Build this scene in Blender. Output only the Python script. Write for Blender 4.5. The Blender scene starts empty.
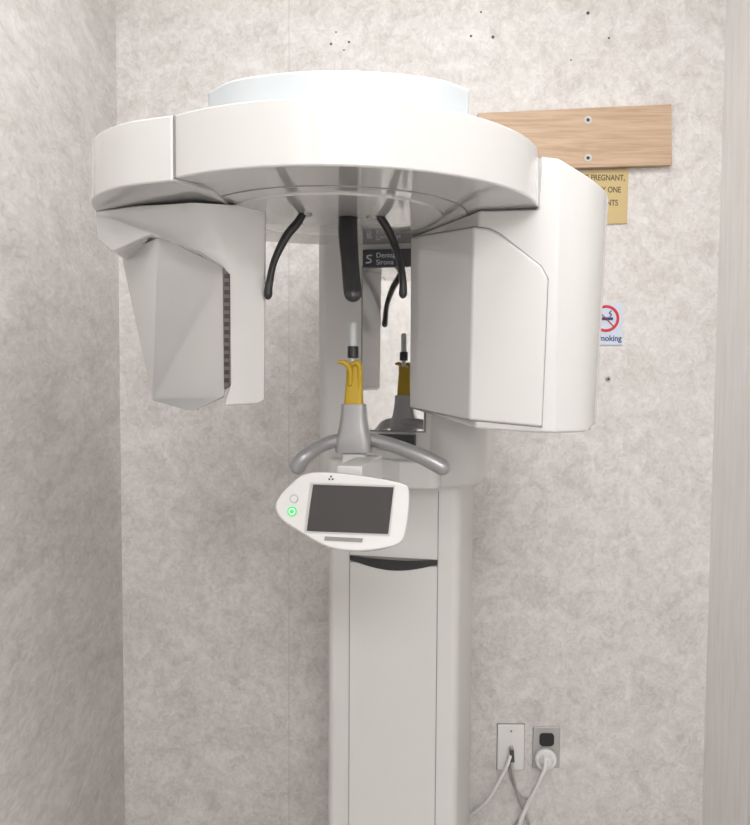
import bpy, bmesh, math
from mathutils import Vector, Matrix

# ------------------------------------------------------------------ scene frame
F = 800.0
ZC = 1.45
PITCH = math.radians(3.2)
ROLL = math.radians(0.35)
CR = Matrix.Rotation(math.radians(90) - PITCH, 3, 'X') @ Matrix.Rotation(ROLL, 3, 'Z')
CAM = Vector((0, 0, ZC))
WALL = 1.95
scene = bpy.context.scene
COL = scene.collection

MM = Matrix.Translation((0.06, 1.70, 0)) @ Matrix.Rotation(math.radians(-12), 4, 'Z')
MI = MM.inverted()

def ray(px, py):
    return CR @ Vector(((px - 375) / F, (412.5 - py) / F, -1))
def WD(px, py, d):           # survey: point on sight line at world depth d
    r = ray(px, py); return CAM + r * (d / r.y)
def LD(px, py, d):
    return MI @ WD(px, py, d)
def LY(px, py, y):           # point on machine-local plane y=const
    o = MI @ CAM; r = MI.to_3x3() @ ray(px, py)
    return o + r * ((y - o.y) / r.y)
def W2L(x, y, z=0.0):
    return MI @ Vector((x, y, ZC + z))

# ------------------------------------------------------------------ materials
def new_mat(name):
    m = bpy.data.materials.new(name); m.use_nodes = True
    return m, m.node_tree.nodes, m.node_tree.links, m.node_tree.nodes['Principled BSDF']

def simple(name, col, rough=0.4, metal=0.0, coat=0.0, var=0.03, nscale=30, bump=0.0, emis=None, estr=0.0, spec=None):
    m, n, l, b = new_mat(name)
    tc = n.new('ShaderNodeTexCoord'); no = n.new('ShaderNodeTexNoise')
    no.inputs['Scale'].default_value = nscale; no.inputs['Detail'].default_value = 4
    l.new(tc.outputs['Object'], no.inputs['Vector'])
    mx = n.new('ShaderNodeMix'); mx.data_type = 'RGBA'
    mx.inputs[6].default_value = (*[c * (1 - var) for c in col], 1)
    mx.inputs[7].default_value = (*[min(1, c * (1 + var)) for c in col], 1)
    l.new(no.outputs['Fac'], mx.inputs[0]); l.new(mx.outputs[2], b.inputs['Base Color'])
    b.inputs['Roughness'].default_value = rough; b.inputs['Metallic'].default_value = metal
    b.inputs['Coat Weight'].default_value = coat; b.inputs['Coat Roughness'].default_value = 0.05
    if spec is not None: b.inputs['Specular IOR Level'].default_value = spec
    if bump:
        bp = n.new('ShaderNodeBump'); bp.inputs['Strength'].default_value = bump; bp.inputs['Distance'].default_value = 0.002
        l.new(no.outputs['Fac'], bp.inputs['Height']); l.new(bp.outputs['Normal'], b.inputs['Normal'])
    if emis:
        b.inputs['Emission Color'].default_value = (*emis, 1); b.inputs['Emission Strength'].default_value = estr
    return m

def wallpaper(name, dark, mid, light, scale=14, stretch=(1, 1, 1)):
    m, n, l, b = new_mat(name)
    tc = n.new('ShaderNodeTexCoord')
    mp = n.new('ShaderNodeMapping'); mp.inputs['Scale'].default_value = stretch
    l.new(tc.outputs['Object'], mp.inputs[0])
    a = n.new('ShaderNodeTexNoise'); a.inputs['Scale'].default_value = scale; a.inputs['Detail'].default_value = 10
    a.inputs['Roughness'].default_value = 0.72; a.inputs['Distortion'].default_value = 0.9
    c = n.new('ShaderNodeTexNoise'); c.inputs['Scale'].default_value = scale * 5; c.inputs['Detail'].default_value = 6
    c.inputs['Distortion'].default_value = 1.2
    l.new(mp.outputs[0], a.inputs['Vector']); l.new(mp.outputs[0], c.inputs['Vector'])
    mm = n.new('ShaderNodeMath'); mm.operation = 'MULTIPLY_ADD'
    mm.inputs[1].default_value = 0.40
    l.new(c.outputs['Fac'], mm.inputs[0])
    sc = n.new('ShaderNodeMath'); sc.operation = 'MULTIPLY'; sc.inputs[1].default_value = 0.60
    l.new(a.outputs['Fac'], sc.inputs[0]); l.new(sc.outputs[0], mm.inputs[2])
    rp = n.new('ShaderNodeValToRGB')
    e = rp.color_ramp.elements
    e[0].position = 0.37; e[0].color = (*dark, 1)
    e[1].position = 0.61; e[1].color = (*light, 1)
    k = rp.color_ramp.elements.new(0.48); k.color = (*mid, 1)
    l.new(mm.outputs[0], rp.inputs[0]); l.new(rp.outputs[0], b.inputs['Base Color'])
    b.inputs['Roughness'].default_value = 0.5
    bp = n.new('ShaderNodeBump'); bp.inputs['Strength'].default_value = 0.22; bp.inputs['Distance'].default_value = 0.003
    l.new(mm.outputs[0], bp.inputs['Height']); l.new(bp.outputs['Normal'], b.inputs['Normal'])
    return m

def wood(name, c1, c2, horiz=True, sc=6, rough=0.5):
    m, n, l, b = new_mat(name)
    tc = n.new('ShaderNodeTexCoord'); mp = n.new('ShaderNodeMapping')
    mp.inputs['Scale'].default_value = (0.9, 3, 16) if horiz else (10, 10, 0.7)
    no = n.new('ShaderNodeTexNoise'); no.inputs['Scale'].default_value = sc; no.inputs['Detail'].default_value = 8
    no.inputs['Distortion'].default_value = 0.6; no.inputs['Roughness'].default_value = 0.65
    l.new(tc.outputs['Object'], mp.inputs[0]); l.new(mp.outputs[0], no.inputs['Vector'])
    rp = n.new('ShaderNodeValToRGB'); e = rp.color_ramp.elements
    e[0].position = 0.38; e[0].color = (*c1, 1); e[1].position = 0.62; e[1].color = (*c2, 1)
    l.new(no.outputs['Fac'], rp.inputs[0]); l.new(rp.outputs[0], b.inputs['Base Color'])
    b.inputs['Roughness'].default_value = rough
    return m

WPC = ((0.545, 0.515, 0.495), (0.645, 0.617, 0.597), (0.755, 0.738, 0.725))
M_WALL = wallpaper('wallpaper', *WPC)
M_LEFT = wallpaper('wallpaper_side', *WPC, stretch=(1, 0.45, 1))
M_RIGHT = wood('pale_grain', (0.80, 0.772, 0.755), (0.87, 0.853, 0.84), horiz=False, sc=8)
M_CEIL = simple('ceiling_paint', (0.8, 0.8, 0.79), 0.8)
M_FLOOR = simple('floor_vinyl', (0.40, 0.38, 0.365), 0.4)
M_WHITE = simple('glossy_white_plastic', (0.59, 0.586, 0.579), 0.18, coat=1.0, var=0.01)
M_COLM = simple('column_paint', (0.66, 0.653, 0.642), 0.30, coat=0.25, var=0.01)
M_ARM = simple('satin_white', (0.52, 0.555, 0.58), 0.5, var=0.01)
M_BLACK = simple('black_plastic', (0.02, 0.02, 0.022), 0.35)
M_DARK = simple('dark_grey', (0.05, 0.05, 0.055), 0.4)
M_GAP = simple('seam_grey', (0.25, 0.24, 0.23), 0.6)
M_SEAM = simple('paper_seam', (0.52, 0.49, 0.47), 0.6)
M_VENT = simple('vent_dark', (0.13, 0.10, 0.09), 0.5)
M_GREY = simple('grey_metal_paint', (0.38, 0.38, 0.39), 0.32, metal=0.4)
M_YEL = simple('yellow_plastic', (0.52, 0.34, 0.02), 0.35)
M_CLEAR = simple('translucent_tip', (0.66, 0.69, 0.70), 0.15)
M_SCREEN = simple('screen_glass', (0.05, 0.046, 0.046), 0.45, spec=0.2)
M_MIRROR = simple('mirror', (0.74, 0.74, 0.74), 0.03, metal=1.0, var=0.0)
M_OAK = wood('oak', (0.46, 0.31, 0.195), (0.59, 0.43, 0.305))
M_SIGN = simple('yellow_sign', (0.56, 0.43, 0.20), 0.4)
M_INK = simple('ink_brown', (0.10, 0.07, 0.04), 0.6)
M_PLATE = simple('white_plate', (0.80, 0.79, 0.775), 0.35)
M_STEEL = simple('steel', (0.50, 0.49, 0.48), 0.4, metal=0.4)
M_RED = simple('sign_red', (0.62, 0.03, 0.03), 0.5)
M_BLUE = simple('sign_blue', (0.03, 0.05, 0.16), 0.5)
M_SWHITE = simple('sign_white', (0.60, 0.66, 0.78), 0.5)
M_GREEN = simple('green_led', (0.03, 0.5, 0.14), 0.4, emis=(0.05, 0.9, 0.25), estr=0.35)
M_BTN = simple('button_grey', (0.45, 0.45, 0.45), 0.4)
M_CABLE = simple('cable_white', (0.78, 0.77, 0.76), 0.45)
M_CABLEG = simple('cable_grey', (0.42, 0.40, 0.38), 0.5)
M_TUBE = simple('lamp_diffuser', (0.9, 0.9, 0.9), 0.5, emis=(1, 0.98, 0.95), estr=3)

# ------------------------------------------------------------------ builders
def finish(me, name, mat, parent=None, bevel=0, seg=3, smooth=True, ang=35):
    me.materials.append(mat)
    if smooth:
        me.shade_smooth(); me.set_sharp_from_angle(angle=math.radians(ang))
    ob = bpy.data.objects.new(name, me)
    COL.objects.link(ob)
    if parent: ob.parent = parent
    if bevel:
        md = ob.modifiers.new('bevel', 'BEVEL'); md.width = bevel; md.segments = seg
        md.limit_method = 'ANGLE'; md.angle_limit = math.radians(ang); md.harden_normals = False
        me.shade_smooth()
        w = ob.modifiers.new('wn', 'WEIGHTED_NORMAL'); w.keep_sharp = False
    return ob

def bm_mesh(bm, name):
    bmesh.ops.recalc_face_normals(bm, faces=bm.faces)
    me = bpy.data.meshes.new(name); bm.to_mesh(me); bm.free(); return me

def loops(ls, name, mat, parent=None, **kw):
    bm = bmesh.new()
    vs = [[bm.verts.new(p) for p in l] for l in ls]
    n = len(ls[0])
    for k in range(len(ls) - 1):
        for i in range(n):
            bm.faces.new((vs[k][i], vs[k][(i + 1) % n], vs[k + 1][(i + 1) % n], vs[k + 1][i]))
    bm.faces.new(vs[0][::-1]); bm.faces.new(vs[-1])
    return finish(bm_mesh(bm, name), name, mat, parent, **kw)

def loft(a, b, name, mat, parent=None, **kw):
    return loops([a, b], name, mat, parent, **kw)

def prism(plan, z0, z1, name, mat, parent=None, **kw):
    return loft([Vector((p[0], p[1], z0)) for p in plan], [Vector((p[0], p[1], z1)) for p in plan], name, mat, parent, **kw)

def box(lo, hi, name, mat, parent=None, **kw):
    return prism([(lo[0], lo[1]), (hi[0], lo[1]), (hi[0], hi[1]), (lo[0], hi[1])], lo[2], hi[2], name, mat, parent, **kw)

def rrect(x0, x1, y0, y1, r, n=6):
    pts = []
    for cx, cy, a0 in ((x1 - r, y1 - r, 0), (x0 + r, y1 - r, 90), (x0 + r, y0 + r, 180), (x1 - r, y0 + r, 270)):
        for i in range(n + 1):
            a = math.radians(a0 + 90 * i / n); pts.append((cx + r * math.cos(a), cy + r * math.sin(a)))
    return pts

def crom(pts, n=8, closed=False):
    P = [Vector(p) for p in pts]; out = []; N = len(P)
    rng = range(N) if closed else range(N - 1)
    for i in rng:
        if closed: p0, p1, p2, p3 = P[i - 1], P[i], P[(i + 1) % N], P[(i + 2) % N]
        else:
            p0 = P[max(i - 1, 0)]; p1 = P[i]; p2 = P[i + 1]; p3 = P[min(i + 2, N - 1)]
        for k in range(n):
            t = k / n
            out.append(0.5 * ((2 * p1) + (p2 - p0) * t + (2 * p0 - 5 * p1 + 4 * p2 - p3) * t * t + (3 * p1 - p0 - 3 * p2 + p3) * t ** 3))
    if not closed: out.append(P[-1])
    return out

def tube(pts, rad, name, mat, parent=None, seg=16, n=8, flat=1.0):
    P = crom(pts, n)
    R = [r[0] for r in crom([(r, 0, 0) for r in rad], n)] if isinstance(rad, (list, tuple)) else [rad] * len(P)
    T = [(P[min(i + 1, len(P) - 1)] - P[max(i - 1, 0)]).normalized() for i in range(len(P))]
    up = Vector((0, 0, 1)) if abs(T[0].z) < 0.9 else Vector((0, 1, 0))
    u = T[0].cross(up).normalized(); ls = []
    def ring(c, t, u, r):
        v = t.cross(u)
        return [c + u * (r * math.cos(2 * math.pi * k / seg)) + v * (r * flat * math.sin(2 * math.pi * k / seg)) for k in range(seg)]
    for i, p in enumerate(P):
        u = (u - T[i] * u.dot(T[i])).normalized()
        if i == 0:
            for a in (75, 50, 25):
                ls.append(ring(p - T[0] * R[0] * math.sin(math.radians(a)) , T[0], u, R[0] * math.cos(math.radians(a))))
        ls.append(ring(p, T[i], u, R[i]))
        if i == len(P) - 1:
            for a in (25, 50, 75):
                ls.append(ring(p + T[i] * R[i] * math.sin(math.radians(a)), T[i], u, R[i] * math.cos(math.radians(a))))
    return loops(ls, name, mat, parent, ang=60)

def cyl(c, axis, r, h, name, mat, parent=None, seg=32, r2=None, bevel=0):
    axis = Vector(axis).normalized(); c = Vector(c)
    u = axis.orthogonal().normalized(); v = axis.cross(u)
    def ring(cc, rr): return [cc + u * rr * math.cos(2 * math.pi * k / seg) + v * rr * math.sin(2 * math.pi * k / seg) for k in range(seg)]
    return loft(ring(c, r), ring(c + axis * h, r2 if r2 is not None else r), name, mat, parent, bevel=bevel)

def text(body, name, mat, loc, rotm, size, parent=None, align='CENTER', sx=1.0, off=0.0):
    cu = bpy.data.curves.new(name, 'FONT'); cu.body = body; cu.size = size; cu.align_x = align; cu.align_y = 'CENTER'
    cu.extrude = 0.0002; cu.offset = off
    t = bpy.data.objects.new(name + '_src', cu); COL.objects.link(t)
    bpy.context.view_layer.update()
    me = bpy.data.meshes.new_from_object(t.evaluated_get(bpy.context.evaluated_depsgraph_get()))
    bpy.data.objects.remove(t)
    me.transform(Matrix.Translation(loc) @ rotm.to_4x4() @ Matrix.Diagonal((sx, 1, 1, 1)))
    me.materials.clear(); me.materials.append(mat)
    ob = bpy.data.objects.new(name, me); COL.objects.link(ob)
    if parent: ob.parent = parent
    return ob

FRONT = Matrix.Rotation(math.radians(90), 3, 'X')    # text facing -Y

def thing(ob, label, cat, group=None):
    ob['label'] = label; ob['category'] = cat
    if group: ob['group'] = group
    return ob
def empty(name, loc=(0, 0, 0), mat=None):
    e = bpy.data.objects.new(name, None); COL.objects.link(e)
    e.empty_display_size = 0.05
    if mat is not None: e.matrix_world = mat
    else: e.location = loc
    return e
def struct(ob): ob['kind'] = 'structure'; return ob

# ------------------------------------------------------------------ room
XL, XR, YB, H = -0.622, 0.828, -2.6, 2.8
struct(box((XL - 0.1, WALL, 0), (XR + 0.1, WALL + 0.1, H), 'wall_back', M_WALL, smooth=False))
struct(box((XL - 0.1, YB, 0), (XL, WALL, H), 'wall_left', M_LEFT, smooth=False))
struct(box((XR, YB, 0), (XR + 0.1, WALL, H), 'wall_right', M_RIGHT, smooth=False))
struct(box((XL - 0.1, YB - 0.1, 0), (XR + 0.1, YB, H), 'wall_front', M_CEIL, smooth=False))
struct(box((XL - 0.1, YB - 0.1, -0.1), (XR + 0.1, WALL + 0.1, 0), 'floor', M_FLOOR, smooth=False))
struct(box((XL - 0.1, YB - 0.1, H), (XR + 0.1, WALL + 0.1, H + 0.1), 'ceiling', M_CEIL, smooth=False))
sx = WD(289, 600, WALL).x
struct(box((sx - 0.0008, WALL - 0.0004, 0), (sx + 0.0008, WALL, H), 'trim_1', M_SEAM, smooth=False))

# ------------------------------------------------------------------ machine
m = empty('dental_xray_machine', mat=MM)
thing(m, 'glossy white panoramic dental x-ray machine with column and rotating heads', 'dental x-ray machine')

TOPZ, BOTZ = ZC + 0.311, ZC + 0.233
# column
box_plan = rrect(-0.1315, 0.1375, -0.13, 0.178, 0.018)
prism(rrect(-0.17, 0.17, -0.16, 0.19, 0.03), 0, 0.02, 'base_plate', M_COLM, m, bevel=0.004)
column = prism(box_plan, 0.02, ZC + 0.30, 'column', M_COLM, m)
zslot = LY(393, 558, -0.13).z
xp0, xp1 = LY(350, 600, -0.131).x, LY(437, 600, -0.131).x
prism([(xp0 - 0.0015, -0.131), (xp1 + 0.0015, -0.131), (xp1 + 0.0015, -0.125), (xp0 - 0.0015, -0.125)], 0.04, ZC - 0.24, 'panel_gap', M_GAP, column)
box((xp0, -0.1335, 0.045), (xp1, -0.128, zslot - 0.012), 'front_panel', M_COLM, column, bevel=0.0012)
box((xp0, -0.1335, zslot + 0.002), (xp1, -0.128, ZC - 0.235), 'front_panel', M_COLM, column, bevel=0.0012)
top = []; bot = []
N = 20
for i in range(N + 1):
    t = i / N; x = xp0 + (xp1 - xp0) * t
    top.append(Vector((x, 0, zslot + 0.001 - 0.005 * math.sin(math.pi * t))))
    bot.append(Vector((x, 0, zslot - 0.007 - 0.017 * math.sin(math.pi * t))))
out = top + bot[::-1]
loft([p + Vector((0, -0.1365, 0)) for p in out], [p + Vector((0, -0.126, 0)) for p in out], 'grip_recess', M_BLACK, column, bevel=0.001)

# carriage (upper sleeve)
zc0 = LY(400, 486, -0.14).z
carr = loops([[Vector((x, y, zc0)) for x, y in rrect(-0.142, 0.134, -0.140, 0.165, 0.03)],
              [Vector((x, y, zc0 + 0.012)) for x, y in rrect(-0.149, 0.140, -0.147, 0.172, 0.03)],
              [Vector((x, y, ZC + 0.30)) for x, y in rrect(-0.150, 0.142, -0.148, 0.173, 0.02)]],
             'carriage', M_COLM, m, ang=50)
z1_, z2_ = LY(460, 484, -0.1).z, LY(460, 412, -0.1).z
loops([[Vector((x, y, z1_)) for x, y in rrect(0.06, 0.155, -0.150, 0.12, 0.03)],
       [Vector((x, y, z1_ + 0.01)) for x, y in rrect(0.06, 0.178, -0.155, 0.13, 0.04)],
       [Vector((x, y, z1_ + 0.03)) for x, y in rrect(0.06, 0.188, -0.155, 0.14, 0.045)],
       [Vector((x, y, z2_ - 0.01)) for x, y in rrect(0.06, 0.188, -0.155, 0.14, 0.045)],
       [Vector((x, y, z2_)) for x, y in rrect(0.06, 0.180, -0.150, 0.13, 0.04)]], 'carriage_collar', M_COLM, carr, ang=60)
# mirror
a = LY(363, 268, -0.152); b = LY(418, 431, -0.152)
mx0, mx1 = a.x, b.x + 0.012
box((mx0 - 0.003, -0.152, b.z - 0.003), (mx1 + 0.003, -0.147, a.z + 0.004), 'mirror_frame', M_GAP, carr, bevel=0.001)
mir = box((0, -0.004, 0), (mx1 - mx0, 0.0, a.z - b.z), 'mirror', M_MIRROR, carr, bevel=0.0006)
mir.location = (mx0, -0.1500, b.z); mir.rotation_euler = (0, 0, math.radians(-1.0))
h0 = LY(363, 250, -0.152)
hd = box((mx0, -0.1565, a.z + 0.002), (mx1 + 0.003, -0.147, h0.z), 'header_panel', M_DARK, carr, bevel=0.0008)
tp = LY(376, 255.5, -0.157); t2 = LY(376, 262.5, -0.157)
text('Dentsply', 'lettering', M_SWHITE, (tp.x, -0.1568, tp.z), FRONT, 0.0135, hd, align='LEFT')
text('Sirona', 'lettering', M_SWHITE, (t2.x, -0.1568, t2.z), FRONT, 0.0135, hd, align='LEFT')
lg = LY(369, 259, -0.157)
tube([lg + Vector((0.005, 0, 0.007)), lg + Vector((-0.003, 0, 0.006)), lg + Vector((-0.003, 0, 0.002)), lg + Vector((0.003, 0, -0.001)), lg + Vector((0.003, 0, -0.006)), lg + Vector((-0.005, 0, -0.007))], 0.0014, 'emblem', M_SWHITE, hd, seg=8)
box((LY(378, 437, -0.15).x, -0.17, LY(378, 446, -0.16).z), (LY(416, 437, -0.15).x, -0.147, LY(378, 434, -0.16).z), 'ledge_strip', M_BLACK, carr, bevel=0.002)

# support shelf and chin arm
s0 = LY(328, 458, -0.17); s1 = LY(440, 488, -0.17)
shelf = prism(rrect(s0.x, s1.x, -0.195, -0.10, 0.02), s1.z, s0.z, 'support_bracket', M_COLM, m, bevel=0.004)

# upper support arm
pts = [LD(209, 200, 1.045), LD(235, 200, 1.0), LD(285, 200, 0.975), LD(340, 200, 0.967), LD(395, 200, 0.975), LD(440, 200, 0.995), LD(468, 200, 1.03)]
front = [(p.x, p.y) for p in crom(pts, 8)]
rr = LD(466, 200, 1.16); ll = LD(216, 200, 1.16)
plan = front + [(rr.x, rr.y), (0.125, -0.1), (0.125, 0.16), (-0.125, 0.16), (-0.125, -0.1), (ll.x, ll.y)]
arm = prism(plan, TOPZ + 0.002, ZC + 0.352, 'support_arm', M_ARM, m, bevel=0.004)

# rotor drum (slightly fuller where the tube head joins)
CX, CY, RR = -0.062, 1.240, 0.299
def circ(r, n=160, bulge=0.0):
    o = []
    for k in range(n):
        t = 2 * math.pi * k / n
        d = (math.degrees(t) + 180) % 360 - 180
        w = max(0.0, 1 - abs(d - 2) / 55.0); w = w * w * (3 - 2 * w)
        q = r + bulge * w
        o.append(W2L(CX + q * math.cos(t), CY + q * math.sin(t)))
    return o
def zset(l, z): return [Vector((p.x, p.y, z)) for p in l]
rotor = loops([zset(circ(RR, bulge=0.007), BOTZ), zset(circ(RR, bulge=0.007), TOPZ)], 'rotor_ring', M_WHITE, m, bevel=0.003)
loops([zset(circ(0.165), BOTZ + 0.001), zset(circ(0.163), BOTZ - 0.004), zset(circ(0.12), BOTZ - 0.006)], 'hub_disc', M_WHITE, rotor, ang=50)
loops([zset(circ(0.20), BOTZ - 0.0006), zset(circ(0.20), BOTZ + 0.001)], 'hub_gap', M_GAP, rotor)
loops([zset(circ(0.1985), BOTZ - 0.0012), zset(circ(0.1985), BOTZ + 0.001)], 'hub_ring', M_WHITE, rotor)

# sensor side wing
wout = crom([W2L(-0.2525, 1.0045), W2L(-0.32, 1.035), W2L(-0.372, 1.085), W2L(-0.405, 1.15), W2L(-0.418, 1.22), W2L(-0.405, 1.32), W2L(-0.35, 1.40), W2L(-0.27, 1.43)], 8)
wpl = [(p.x, p.y) for p in wout] + [tuple(W2L(-0.20, 1.36).xy), tuple(W2L(-0.215, 1.06).xy)]
wing = prism(wpl, BOTZ - 0.004, TOPZ - 0.001, 'rotor_wing', M_WHITE, m, bevel=0.003)
g0, g1 = W2L(-0.2515, 1.0055), W2L(-0.2500, 1.0045)
loft([Vector((g0.x, g0.y, BOTZ)), Vector((g1.x, g1.y, BOTZ)), W2L(-0.22, 1.04, 0.233), W2L(-0.222, 1.042, 0.233)],
     [Vector((g0.x, g0.y, TOPZ - 0.002)), Vector((g1.x, g1.y, TOPZ - 0.002)), W2L(-0.22, 1.04, 0.309), W2L(-0.222, 1.042, 0.309)], 'seam', M_GAP, wing)

# ---- sensor head (hangs under the wing)
shell_f = [(94, 211, 1.20), (140, 205, 1.14), (190, 203, 1.10), (196, 203, 1.10), (266, 206, 1.19), (265, 400, 1.19), (258, 404, 1.185), (224, 406, 1.15),
           (230, 385, 1.15), (229, 275, 1.15), (222, 266, 1.145), (200, 252, 1.115), (165, 238, 1.11), (150, 235, 1.13), (112, 252, 1.19), (98, 240, 1.22)]
sf = [LD(*p) for p in shell_f]
sb = []
for (px, py, d), p in zip(shell_f, sf):
    q = LD(min(px, 262), py, 1.40 if px > 190 else 1.32)
    sb.append(Vector((q.x + (0.03 if px < 130 else 0), q.y, p.z)))
sensor = loft(sf, sb, 'sensor_head', M_WHITE, m, bevel=0.003)
inner_p = [(122, 254, 1.30), (156, 238, 1.135), (166, 240, 1.125), (224, 266, 1.165), (227, 386, 1.165), (223, 396, 1.16), (197, 410, 1.075), (188, 410, 1.08), (153, 401, 1.30)]
inner_f = [LD(*p) for p in inner_p]
inner_b = []
for (px, py, d), p in zip(inner_p, inner_f):
    q = LD(px, py, 1.35); inner_b.append(Vector((q.x, q.y, p.z)))
loft(inner_f, inner_b, 'sensor_cover', M_WHITE, sensor, bevel=0.003)
def fan(pxs): return [LD(*p) for p in pxs]
vf = fan([(222.5, 268, 1.147), (229, 274, 1.147), (229.5, 385, 1.147), (224, 389, 1.147)])
vent = loft(vf, [p + Vector((0, 0.01, 0)) for p in vf], 'vent_slot', M_VENT, sensor)
bm = bmesh.new()
for i in range(14):
    y0 = 274 + i * 8
    qa = fan([(224.2, y0, 1.146), (229, y0, 1.146), (229, y0 + 4.5, 1.146), (224.2, y0 + 4.5, 1.146)])
    qb = [p + Vector((0, 0.004, 0)) for p in qa]
    A = [bm.verts.new(p) for p in qa]; B = [bm.verts.new(p) for p in qb]
    for i in range(4): bm.faces.new((A[i], A[(i + 1) % 4], B[(i + 1) % 4], B[i]))
    bm.faces.new(A[::-1]); bm.faces.new(B)
finish(bm_mesh(bm, 'vent_fins'), 'vent_fins', M_BLACK, sensor)

# ---- tube head (single shell with raised shoulder outside the ring end)
ZB = ZC - 0.094
outer = crom([(0.262, 1.165, 0.302), (0.315, 1.185, 0.278), (0.350, 1.23, 0.268), (0.369, 1.30, 0.262), (0.374, 1.40, 0.262), (0.35, 1.47, 0.27)], 6)
tp_ = [(0.062, 1.43, BOTZ - ZC - 0.001, 0.022), (0.150, 1.19, BOTZ - ZC - 0.001, 0.004), (0.2335, 1.1712, BOTZ - ZC - 0.001, 0), (0.2345, 1.1708, 0.3105, 0)]
for p in outer: tp_.append((p.x, p.y, p.z, 0.0 if p.y < 1.2 else 0.006))
tp_ += [(0.245, 1.48, 0.27, 0.01), (0.235, 1.48, BOTZ - ZC - 0.001, 0.01)]
loB = []; loT = []
for x, y, zt, zb in tp_:
    q = W2L(x, y); loT.append(Vector((q.x, q.y, ZC + zt)))
    ins = 0.012 * min(1, max(0, (x - 0.27) / 0.08))
    q = W2L(x - ins, y); loB.append(Vector((q.x, q.y, ZB + zb)))
tube_head = loops([loB, loT], 'tube_head', M_WHITE, m, bevel=0.006, seg=4, ang=28)
def on_seg(px, py, A, B):
    A3 = W2L(*A); B3 = W2L(*B); n = Vector((B3.y - A3.y, -(B3.x - A3.x), 0)).normalized()
    o = MI @ CAM; r = MI.to_3x3() @ ray(px, py)
    t = (A3 - o).dot(n) / r.dot(n); p = o + r * t
    if n.dot(o - A3) < 0: n = -n
    return p, n
fa, fb, fc = tp_[0][:2], tp_[1][:2], (0.262, 1.165)
left = [on_seg(x, y, fa, fb) for x, y in ((413, 237), (475, 227), (471, 420), (412, 408))]
right = [on_seg(x, y, fb, fc) for x, y in ((475, 227), (490, 229), (500, 234), (541, 266), (548, 279), (542, 427), (471, 420))]
def cover(off, back, nm, mat, grow=0.0, **kw):
    bm = bmesh.new()
    nav = (left[0][1] + right[0][1]).normalized()
    seq = [(left[0][0], left[0][1]), (right[0][0], nav)] + [(q[0], q[1]) for q in right[1:6]] + [(right[6][0], nav), (left[3][0], left[3][1])]
    if grow:
        cen = sum((p for p, n in seq), Vector()) / len(seq)
        seq = [(p + Vector(((p.x - cen.x), 0, (p.z - cen.z))).normalized() * grow, n) for p, n in seq]
    fo = [bm.verts.new(p + n * off) for p, n in seq]; bo = [bm.verts.new(p - n * back) for p, n in seq]
    k = len(seq)
    for i in range(k): bm.faces.new((fo[i], fo[(i + 1) % k], bo[(i + 1) % k], bo[i]))
    bm.faces.new([fo[0], fo[1], fo[7], fo[8]]); bm.faces.new(fo[1:8])
    bm.faces.new([bo[0], bo[8], bo[7], bo[1]]); bm.faces.new(bo[1:8][::-1])
    return finish(bm_mesh(bm, nm), nm, mat, tube_head, **kw)
cover(0.005, 0.006, 'front_cover', M_WHITE, bevel=0.004, seg=4, ang=15)
cover(0.0008, 0.006, 'cover_seam', M_GAP, grow=0.0012)

# ---- head supports (three black arms)
HZ = BOTZ - 0.006
def black_arm(pts, rads, nm='head_support'):
    return tube([LD(*p) for p in pts], rads, nm, M_BLACK, m, seg=16, flat=0.75)
black_arm([(306, 208, 1.20), (298, 222, 1.195), (286, 237, 1.19), (274, 262, 1.185), (269, 285, 1.18), (268, 294, 1.18)], [0.0055, 0.0085, 0.0085, 0.0068, 0.0075, 0.0085])
black_arm([(372, 206, 1.22), (382, 220, 1.22), (391, 236, 1.22), (400, 262, 1.21), (403, 282, 1.20), (403, 293, 1.20)], [0.0055, 0.0085, 0.0085, 0.0068, 0.0075, 0.0085])
black_arm([(348, 214, 1.235), (348, 235, 1.20), (350, 262, 1.15), (352, 285, 1.12), (353, 294, 1.11)], [0.0145, 0.0145, 0.0128, 0.0128, 0.0125])
for (px, py, d, r) in ((306, 208, 1.20, 0.009), (372, 206, 1.22, 0.009), (348, 213, 1.235, 0.016)):
    p = LD(px, py, d); cyl((p.x, p.y, HZ - 0.003), (0, 0, 1), r, 0.008, 'support_mount', M_GREY, m, bevel=0.001)

# ---- handle + chin post + bite
HD = 0.215
hd_ = tube([LD(298, 466, 1.08 + HD), LD(306, 456, 1.08 + HD), LD(325, 444, 1.11 + HD), LD(355, 438, 1.13 + HD), LD(385, 443, 1.115 + HD), (LD(418, 455, 1.09 + HD)), LD(442, 467, 1.08 + HD)],
     [0.0138, 0.0125, 0.0115, 0.0110, 0.0115, 0.0125, 0.0138], 'patient_handle', M_GREY, m)
BD = 1.335; BS = BD / 1.12
def ringpost(py, w, d, dep):
    c = LD(354, py, BD); w2 = w * BD / F / 2; dep *= BS
    return [Vector((c.x + x, c.y + y, c.z)) for x, y in rrect(-w2, w2, -dep, dep, min(w2, dep) * 0.6, 5)]
post = loops([ringpost(452, 36, 1.12, 0.016), ringpost(440, 36, 1.12, 0.017), ringpost(428, 29, 1.12, 0.014), ringpost(415, 25, 1.12, 0.012), ringpost(404, 24, 1.12, 0.011)], 'chin_post', M_GREY, m, ang=50)
bite = loops([ringpost(405, 19, 1.12, 0.008), ringpost(390, 17, 1.12, 0.007), ringpost(375, 15, 1.12, 0.006), ringpost(366, 15, 1.12, 0.006)], 'bite_holder', M_YEL, post, ang=50)
tube([LD(339, 362, BD - 0.01), LD(345, 363, BD - 0.01), LD(350, 370, BD - 0.008), LD(350, 384, BD - 0.006)], [0.003, 0.005, 0.005, 0.004], 'bite_clip', M_YEL, post)
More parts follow.
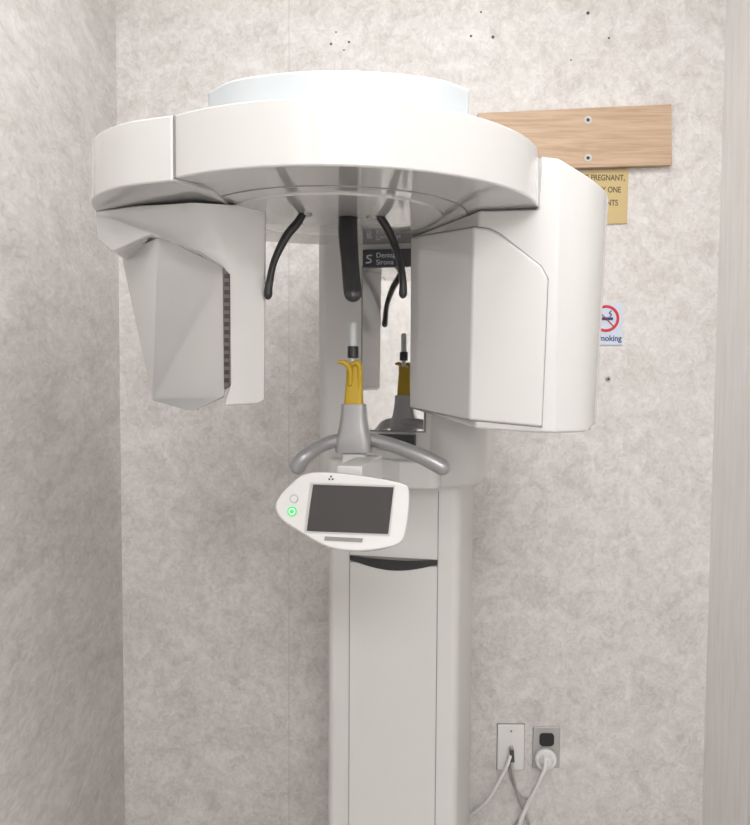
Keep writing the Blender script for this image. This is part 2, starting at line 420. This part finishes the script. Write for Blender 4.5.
tube([LD(352, 364, BD - 0.01), LD(358, 363, BD - 0.01), LD(360, 372, BD - 0.008), LD(360, 402, BD - 0.006)], [0.0035, 0.0045, 0.0045, 0.004], 'bite_clip', M_YEL, post)
tube([LD(353, 366, BD), LD(353, 358, BD)], 0.0048, 'bite_collar', M_PLATE, post)
cyl(LD(353, 358, BD), (0, 0, 1), 0.0092, 0.0195, 'bite_socket', M_BLACK, post, bevel=0.001)
tube([LD(353, 345, BD), LD(353, 325, BD)], [0.0065, 0.0062], 'bite_tip', M_CLEAR, post)
# boom from the post back to the bracket
q0 = LD(355, 450, BD)
boom_pl = [(q0.x - 0.02, q0.y - 0.012), (q0.x + 0.02, q0.y - 0.012), (0.03, -0.18), (-0.05, -0.18)]
zq = q0.z
loft([Vector((x, y, zq - 0.03 if i < 2 else s1.z + 0.004)) for i, (x, y) in enumerate(boom_pl)], [Vector((x, y, zq - 0.002 if i < 2 else s0.z - 0.003)) for i, (x, y) in enumerate(boom_pl)], 'chin_boom', M_COLM, m, bevel=0.005)

# ---- console
def CD(py): return 1.17 + (507 - py) / 88 * 0.028
def cpt(px, py, off=0.0): return LD(px, py, CD(py) + off)
outl = crom([(275, 507, 0), (279, 496, 0), (290, 484, 0), (306, 473, 0), (335, 472, 0), (375, 477, 0), (403, 483, 0), (409.5, 490, 0), (409, 512, 0), (405, 536, 0), (397, 545, 0),
             (375, 550, 0), (350, 551, 0), (325, 546, 0), (298, 531, 0), (281, 519, 0)], 8, closed=True)
cf = [cpt(p.x, p.y) for p in outl]
cb = [cpt(342 + (p.x - 342) * 0.94, 512 + (p.y - 512) * 0.92, 0.028) + Vector((0, 0, -0.006)) for p in outl]
console = loft(cf, cb, 'control_console', M_WHITE, m, bevel=0.003, seg=3, ang=40)
fr = [cpt(x, y, -0.0008) for x, y in ((310, 482.5), (395, 485.5), (390, 536), (304, 533))]
loft(fr, [p + Vector((0, 0.004, 0)) for p in fr], 'screen_bezel', M_BTN, console)
fr = [cpt(x, y, -0.0022) for x, y in ((313, 484.5), (393.5, 487.5), (388, 534), (306.5, 531))]
loft(fr, [p + Vector((0, 0.004, 0)) for p in fr], 'touch_screen', M_SCREEN, console, bevel=0.0005)
cn = (cpt(330, 540) - cpt(330, 480)).cross(cpt(380, 500) - cpt(300, 500)).normalized()
if cn.y > 0: cn = -cn
def disc(px, py, r, h, nm, mat, par, o=0): return cyl(cpt(px, py) + cn * o, cn, r, h, nm, mat, par, bevel=0.0004)
disc(294, 499, 0.0062, 0.0015, 'button', M_BTN, console); disc(294, 499, 0.0048, 0.0022, 'button_face', M_WHITE, console)
disc(292, 511.5, 0.0072, 0.0015, 'power_button', M_GREEN, console); disc(292, 511.5, 0.0050, 0.0022, 'button_face', M_PLATE, console)
disc(292, 511.5, 0.0032, 0.0028, 'power_mark', M_GREEN, console)
fr = [cpt(x, y, -0.001) for x, y in ((325, 536.5), (363, 538.5), (362, 542.5), (324, 540.5))]
lab = loft(fr, [p + Vector((0, 0.003, 0)) for p in fr], 'badge', M_GAP, console)
for dx, dy in ((0, -1.5), (-1.6, 1.2), (1.6, 1.2)):
    disc(331 + dx, 478 + dy, 0.0016, 0.0006, 'warning_mark', M_BLACK, console)
cc = cpt(350, 490, 0.028)
box((cc.x - 0.02, cc.y - 0.005, cc.z - 0.01), (cc.x + 0.02, q0.y + 0.02, zq - 0.01), 'console_bracket', M_COLM, console, bevel=0.003)

# ------------------------------------------------------------------ wall things
def wp(px, py, y=WALL): return WD(px, py, y)
bd = [(478, 113), (671.5, 104), (672, 165), (478, 171)]
ff = [wp(x, y, WALL - 0.02) for x, y in bd]; bb = [Vector((p.x, WALL, p.z)) for p in ff]
c0 = sum(ff, Vector()) / 4
board = loft([p - c0 for p in ff], [p - c0 for p in bb], 'wooden_board', M_OAK, bevel=0.0015); board.location = c0
thing(board, 'light oak mounting board screwed to the wall', 'board')
for (x, y) in ((588, 120), (588, 158)):
    p = wp(x, y, WALL - 0.02) - c0
    cyl(p, (0, -1, 0), 0.009, 0.0015, 'washer', M_STEEL, board); cyl(p + Vector((0, -0.001, 0)), (0, -1, 0), 0.0045, 0.003, 'screw', M_DARK, board, r2=0.003)
s_ = [(550, 172), (628.5, 169), (627, 223.5), (550, 225)]
ff = [wp(x, y, WALL - 0.004) for x, y in s_]; c0 = sum(ff, Vector()) / 4
sign = loft([p - c0 for p in ff], [Vector((p.x, WALL, p.z)) - c0 for p in ff], 'warning_sign', M_SIGN, bevel=0.0005); sign.location = c0
thing(sign, 'yellow notice sign with pregnancy warning text under wooden board', 'sign')
for body, x, y in (('IF PREGNANT,', 625, 178), ('NOTIFY ANY ONE', 621, 190), ('OF PATIENTS', 618, 203)):
    p = wp(x, y, WALL - 0.0042) - c0
    text(body, 'lettering', M_INK, p, FRONT, 0.0195, sign, align='RIGHT', sx=0.78, off=0.0003)
s_ = [(583, 303), (622.5, 303), (622.5, 345), (583, 345)]
ff = [wp(x, y, WALL - 0.003) for x, y in s_]; c0 = sum(ff, Vector()) / 4
ns = loft([p - c0 for p in ff], [Vector((p.x, WALL, p.z)) - c0 for p in ff], 'no_smoking_sign', M_SWHITE, bevel=0.0005); ns.location = c0
thing(ns, 'white no smoking sign with red prohibition circle and blue lettering', 'sign')
cs = wp(606, 318.5, WALL - 0.0035) - c0
def torus_pts(c, r): return [c + Vector((r * math.cos(t * math.pi / 12), 0, r * math.sin(t * math.pi / 12))) for t in range(25)]
tube(torus_pts(cs, 0.029), 0.0034, 'prohibition_ring', M_RED, ns, seg=8, n=2, flat=0.4)
tube([cs + Vector((-0.020, 0, 0.020)), cs + Vector((0.020, 0, -0.020))], 0.0028, 'prohibition_bar', M_RED, ns, seg=8, flat=0.4)
box((cs.x - 0.019, cs.y - 0.0004, cs.z - 0.004), (cs.x + 0.017, cs.y + 0.001, cs.z + 0.003), 'cigarette_mark', M_BLUE, ns)
tube([cs + Vector((0.010, 0, 0.005)), cs + Vector((0.013, 0, 0.010)), cs + Vector((0.008, 0, 0.013)), cs + Vector((0.012, 0, 0.018))], 0.0014, 'smoke_mark', M_BLUE, ns, seg=6)
pt = wp(621.5, 338.5, WALL - 0.0032) - c0
text('No Smoking', 'lettering', M_BLUE, pt, FRONT, 0.0195, ns, align='RIGHT', sx=0.95, off=0.0004)

for x, y, r in ((331, 44, 0.003), (349, 42, 0.003), (336, 32, 0.002), (344, 50, 0.002), (471, 36, 0.003), (493, 37, 0.004), (481, 12, 0.0025), (588, 13, 0.004), (609, 38, 0.0025), (571, 60, 0.002)):
    p = wp(x, y, WALL)
    o = cyl((0, 0, 0), (0, -1, 0), r, 0.0015, 'wall_anchor', M_DARK, r2=r * 0.7); o.location = p
    thing(o, 'small dark screw anchor in the wallpapered wall', 'wall anchor', 'old screw anchors in the wall')
p = wp(608, 379, WALL)
o = cyl((0, 0, 0), (0, -1, 0), 0.007, 0.003, 'wall_screw', M_STEEL, r2=0.005); o.location = p
thing(o, 'round steel screw head below the no smoking sign', 'screw')
cyl((0, -0.003, 0), (0, -1, 0), 0.003, 0.003, 'screw_socket', M_DARK, o)

# outlets
p = wp(510.5, 746.5, WALL)
cx = empty('coaxial_wall_plate', p); thing(cx, 'white coaxial cable wall plate with connector', 'wall plate')
W, Hh = 0.0335, 0.058
box((-W, -0.006, -Hh), (W, 0, Hh), 'plate', M_PLATE, cx, bevel=0.003)
box((-W - 0.0012, -0.002, -Hh - 0.0012), (W + 0.0012, 0, Hh + 0.0012), 'plate_rim', M_GAP, cx)
cyl((0, -0.006, 0.0), (0, -1, 0), 0.007, 0.004, 'connector_nut', M_STEEL, cx, seg=6); cyl((0, -0.01, 0), (0, -1, 0), 0.0045, 0.008, 'connector', M_STEEL, cx)
for dz in (0.042, -0.042): cyl((0, -0.006, dz), (0, -1, 0), 0.0025, 0.001, 'screw', M_GAP, cx)
cyl((0, -0.018, 0.0), (0, -0.4, -1), 0.0055, 0.028, 'cable_plug', M_DARK, cx)
p2 = wp(546, 746.5, WALL)
po = empty('power_outlet', p2); thing(po, 'grey metal power outlet plate with black duplex sockets', 'power outlet')
box((-0.034, -0.006, -0.053), (0.034, 0, 0.053), 'plate', M_STEEL, po, bevel=0.003)
for dz in (0.021, -0.021):
    s = prism(rrect(-0.018, 0.018, -0.0165, 0.0165, 0.009), 0, 0.003, 'socket', M_BLACK, po)
    s.rotation_euler = (math.radians(90), 0, 0); s.location = (0, -0.0055, dz)
p3 = wp(545, 758, WALL - 0.0085)
pl = empty('power_plug', p3); thing(pl, 'large white round power plug in the outlet with white cord', 'plug')
cyl((0, 0, 0), (0, -1, 0), 0.027, 0.014, 'plug_body', M_PLATE, pl, bevel=0.004)
cyl((0, -0.014, 0.0), (0, -1, 0), 0.018, 0.016, 'plug_grip', M_PLATE, pl, r2=0.012, bevel=0.003)
def cab(name, pts, r, mat, lab=None, parent=None):
    P = [WD(*q) for q in pts]; c = P[0].copy() if parent is None else parent.location
    o = tube([q - c for q in P], r, name, mat, parent, seg=10)
    if parent is None: o.location = c
    if lab: thing(o, lab, 'cable')
    return o
cab('cord', [(545, 758, 1.915), (545, 768, 1.895), (541, 778, 1.895), (534, 792, 1.905), (526, 808, 1.91), (518, 830, 1.91), (500, 900, 1.9), (490, 975, 1.88)], 0.0056, M_CABLE, parent=pl)
cab('coaxial_cable', [(510, 757, 1.92), (506, 768, 1.915), (497, 785, 1.915), (486, 802, 1.92), (472, 814, 1.93), (462, 822, 1.935), (450, 850, 1.935), (440, 910, 1.93)], 0.0044, M_CABLE, 'thin white coaxial cable curving down from the wall plate')
cab('coaxial_cable', [(511, 757, 1.925), (513, 775, 1.925), (517, 792, 1.93), (524, 812, 1.93), (530, 832, 1.93), (535, 900, 1.92)], 0.0036, M_CABLEG, 'thin grey cable hanging from the wall plate')
cab('coaxial_cable', [(509, 757, 1.932), (511, 778, 1.935), (520, 795, 1.937), (528, 800, 1.937), (522, 815, 1.937), (512, 835, 1.937), (505, 900, 1.93)], 0.003, M_CABLEG, 'thin grey cable hanging from the wall plate')

# ------------------------------------------------------------------ lights
def area(name, loc, sx, sy, power, rot=(0, 0, 0), col=(1, 0.993, 0.985)):
    l = bpy.data.lights.new(name, 'AREA'); l.shape = 'RECTANGLE'; l.size = sx; l.size_y = sy; l.energy = power; l.color = col
    o = bpy.data.objects.new(name, l); COL.objects.link(o); o.location = loc; o.rotation_euler = rot; return o
def fixture(x, y, w, d, power):
    e = empty('ceiling_light', (x, y, H)); thing(e, 'flat white fluorescent ceiling light panel', 'ceiling light', 'ceiling light panels')
    box((-w / 2 - 0.02, -d / 2 - 0.02, -0.03), (w / 2 + 0.02, d / 2 + 0.02, 0), 'housing', M_CEIL, e, bevel=0.004)
    box((-w / 2, -d / 2, -0.034), (w / 2, d / 2, -0.029), 'diffuser', M_TUBE, e)
    a = area('lamp', (0, 0, -0.04), w, d, power); a.parent = e
fixture(0.15, 0.65, 0.9, 0.5, 17)
fixture(0.1, -1.6, 1.0, 1.2, 44)
w = bpy.data.worlds.new('world'); scene.world = w; w.use_nodes = True
w.node_tree.nodes['Background'].inputs[0].default_value = (1, 0.98, 0.96, 1)
w.node_tree.nodes['Background'].inputs[1].default_value = 0.3
try:
    scene.view_settings.view_transform = 'Standard'
except Exception: pass

# ------------------------------------------------------------------ camera
cd = bpy.data.cameras.new('camera'); cam = bpy.data.objects.new('camera', cd); COL.objects.link(cam)
cd.sensor_fit = 'HORIZONTAL'; cd.sensor_width = 36; cd.lens = 36 * F / 750
cam.matrix_world = Matrix.Translation(CAM) @ CR.to_4x4()
cd.clip_start = 0.02
scene.camera = cam
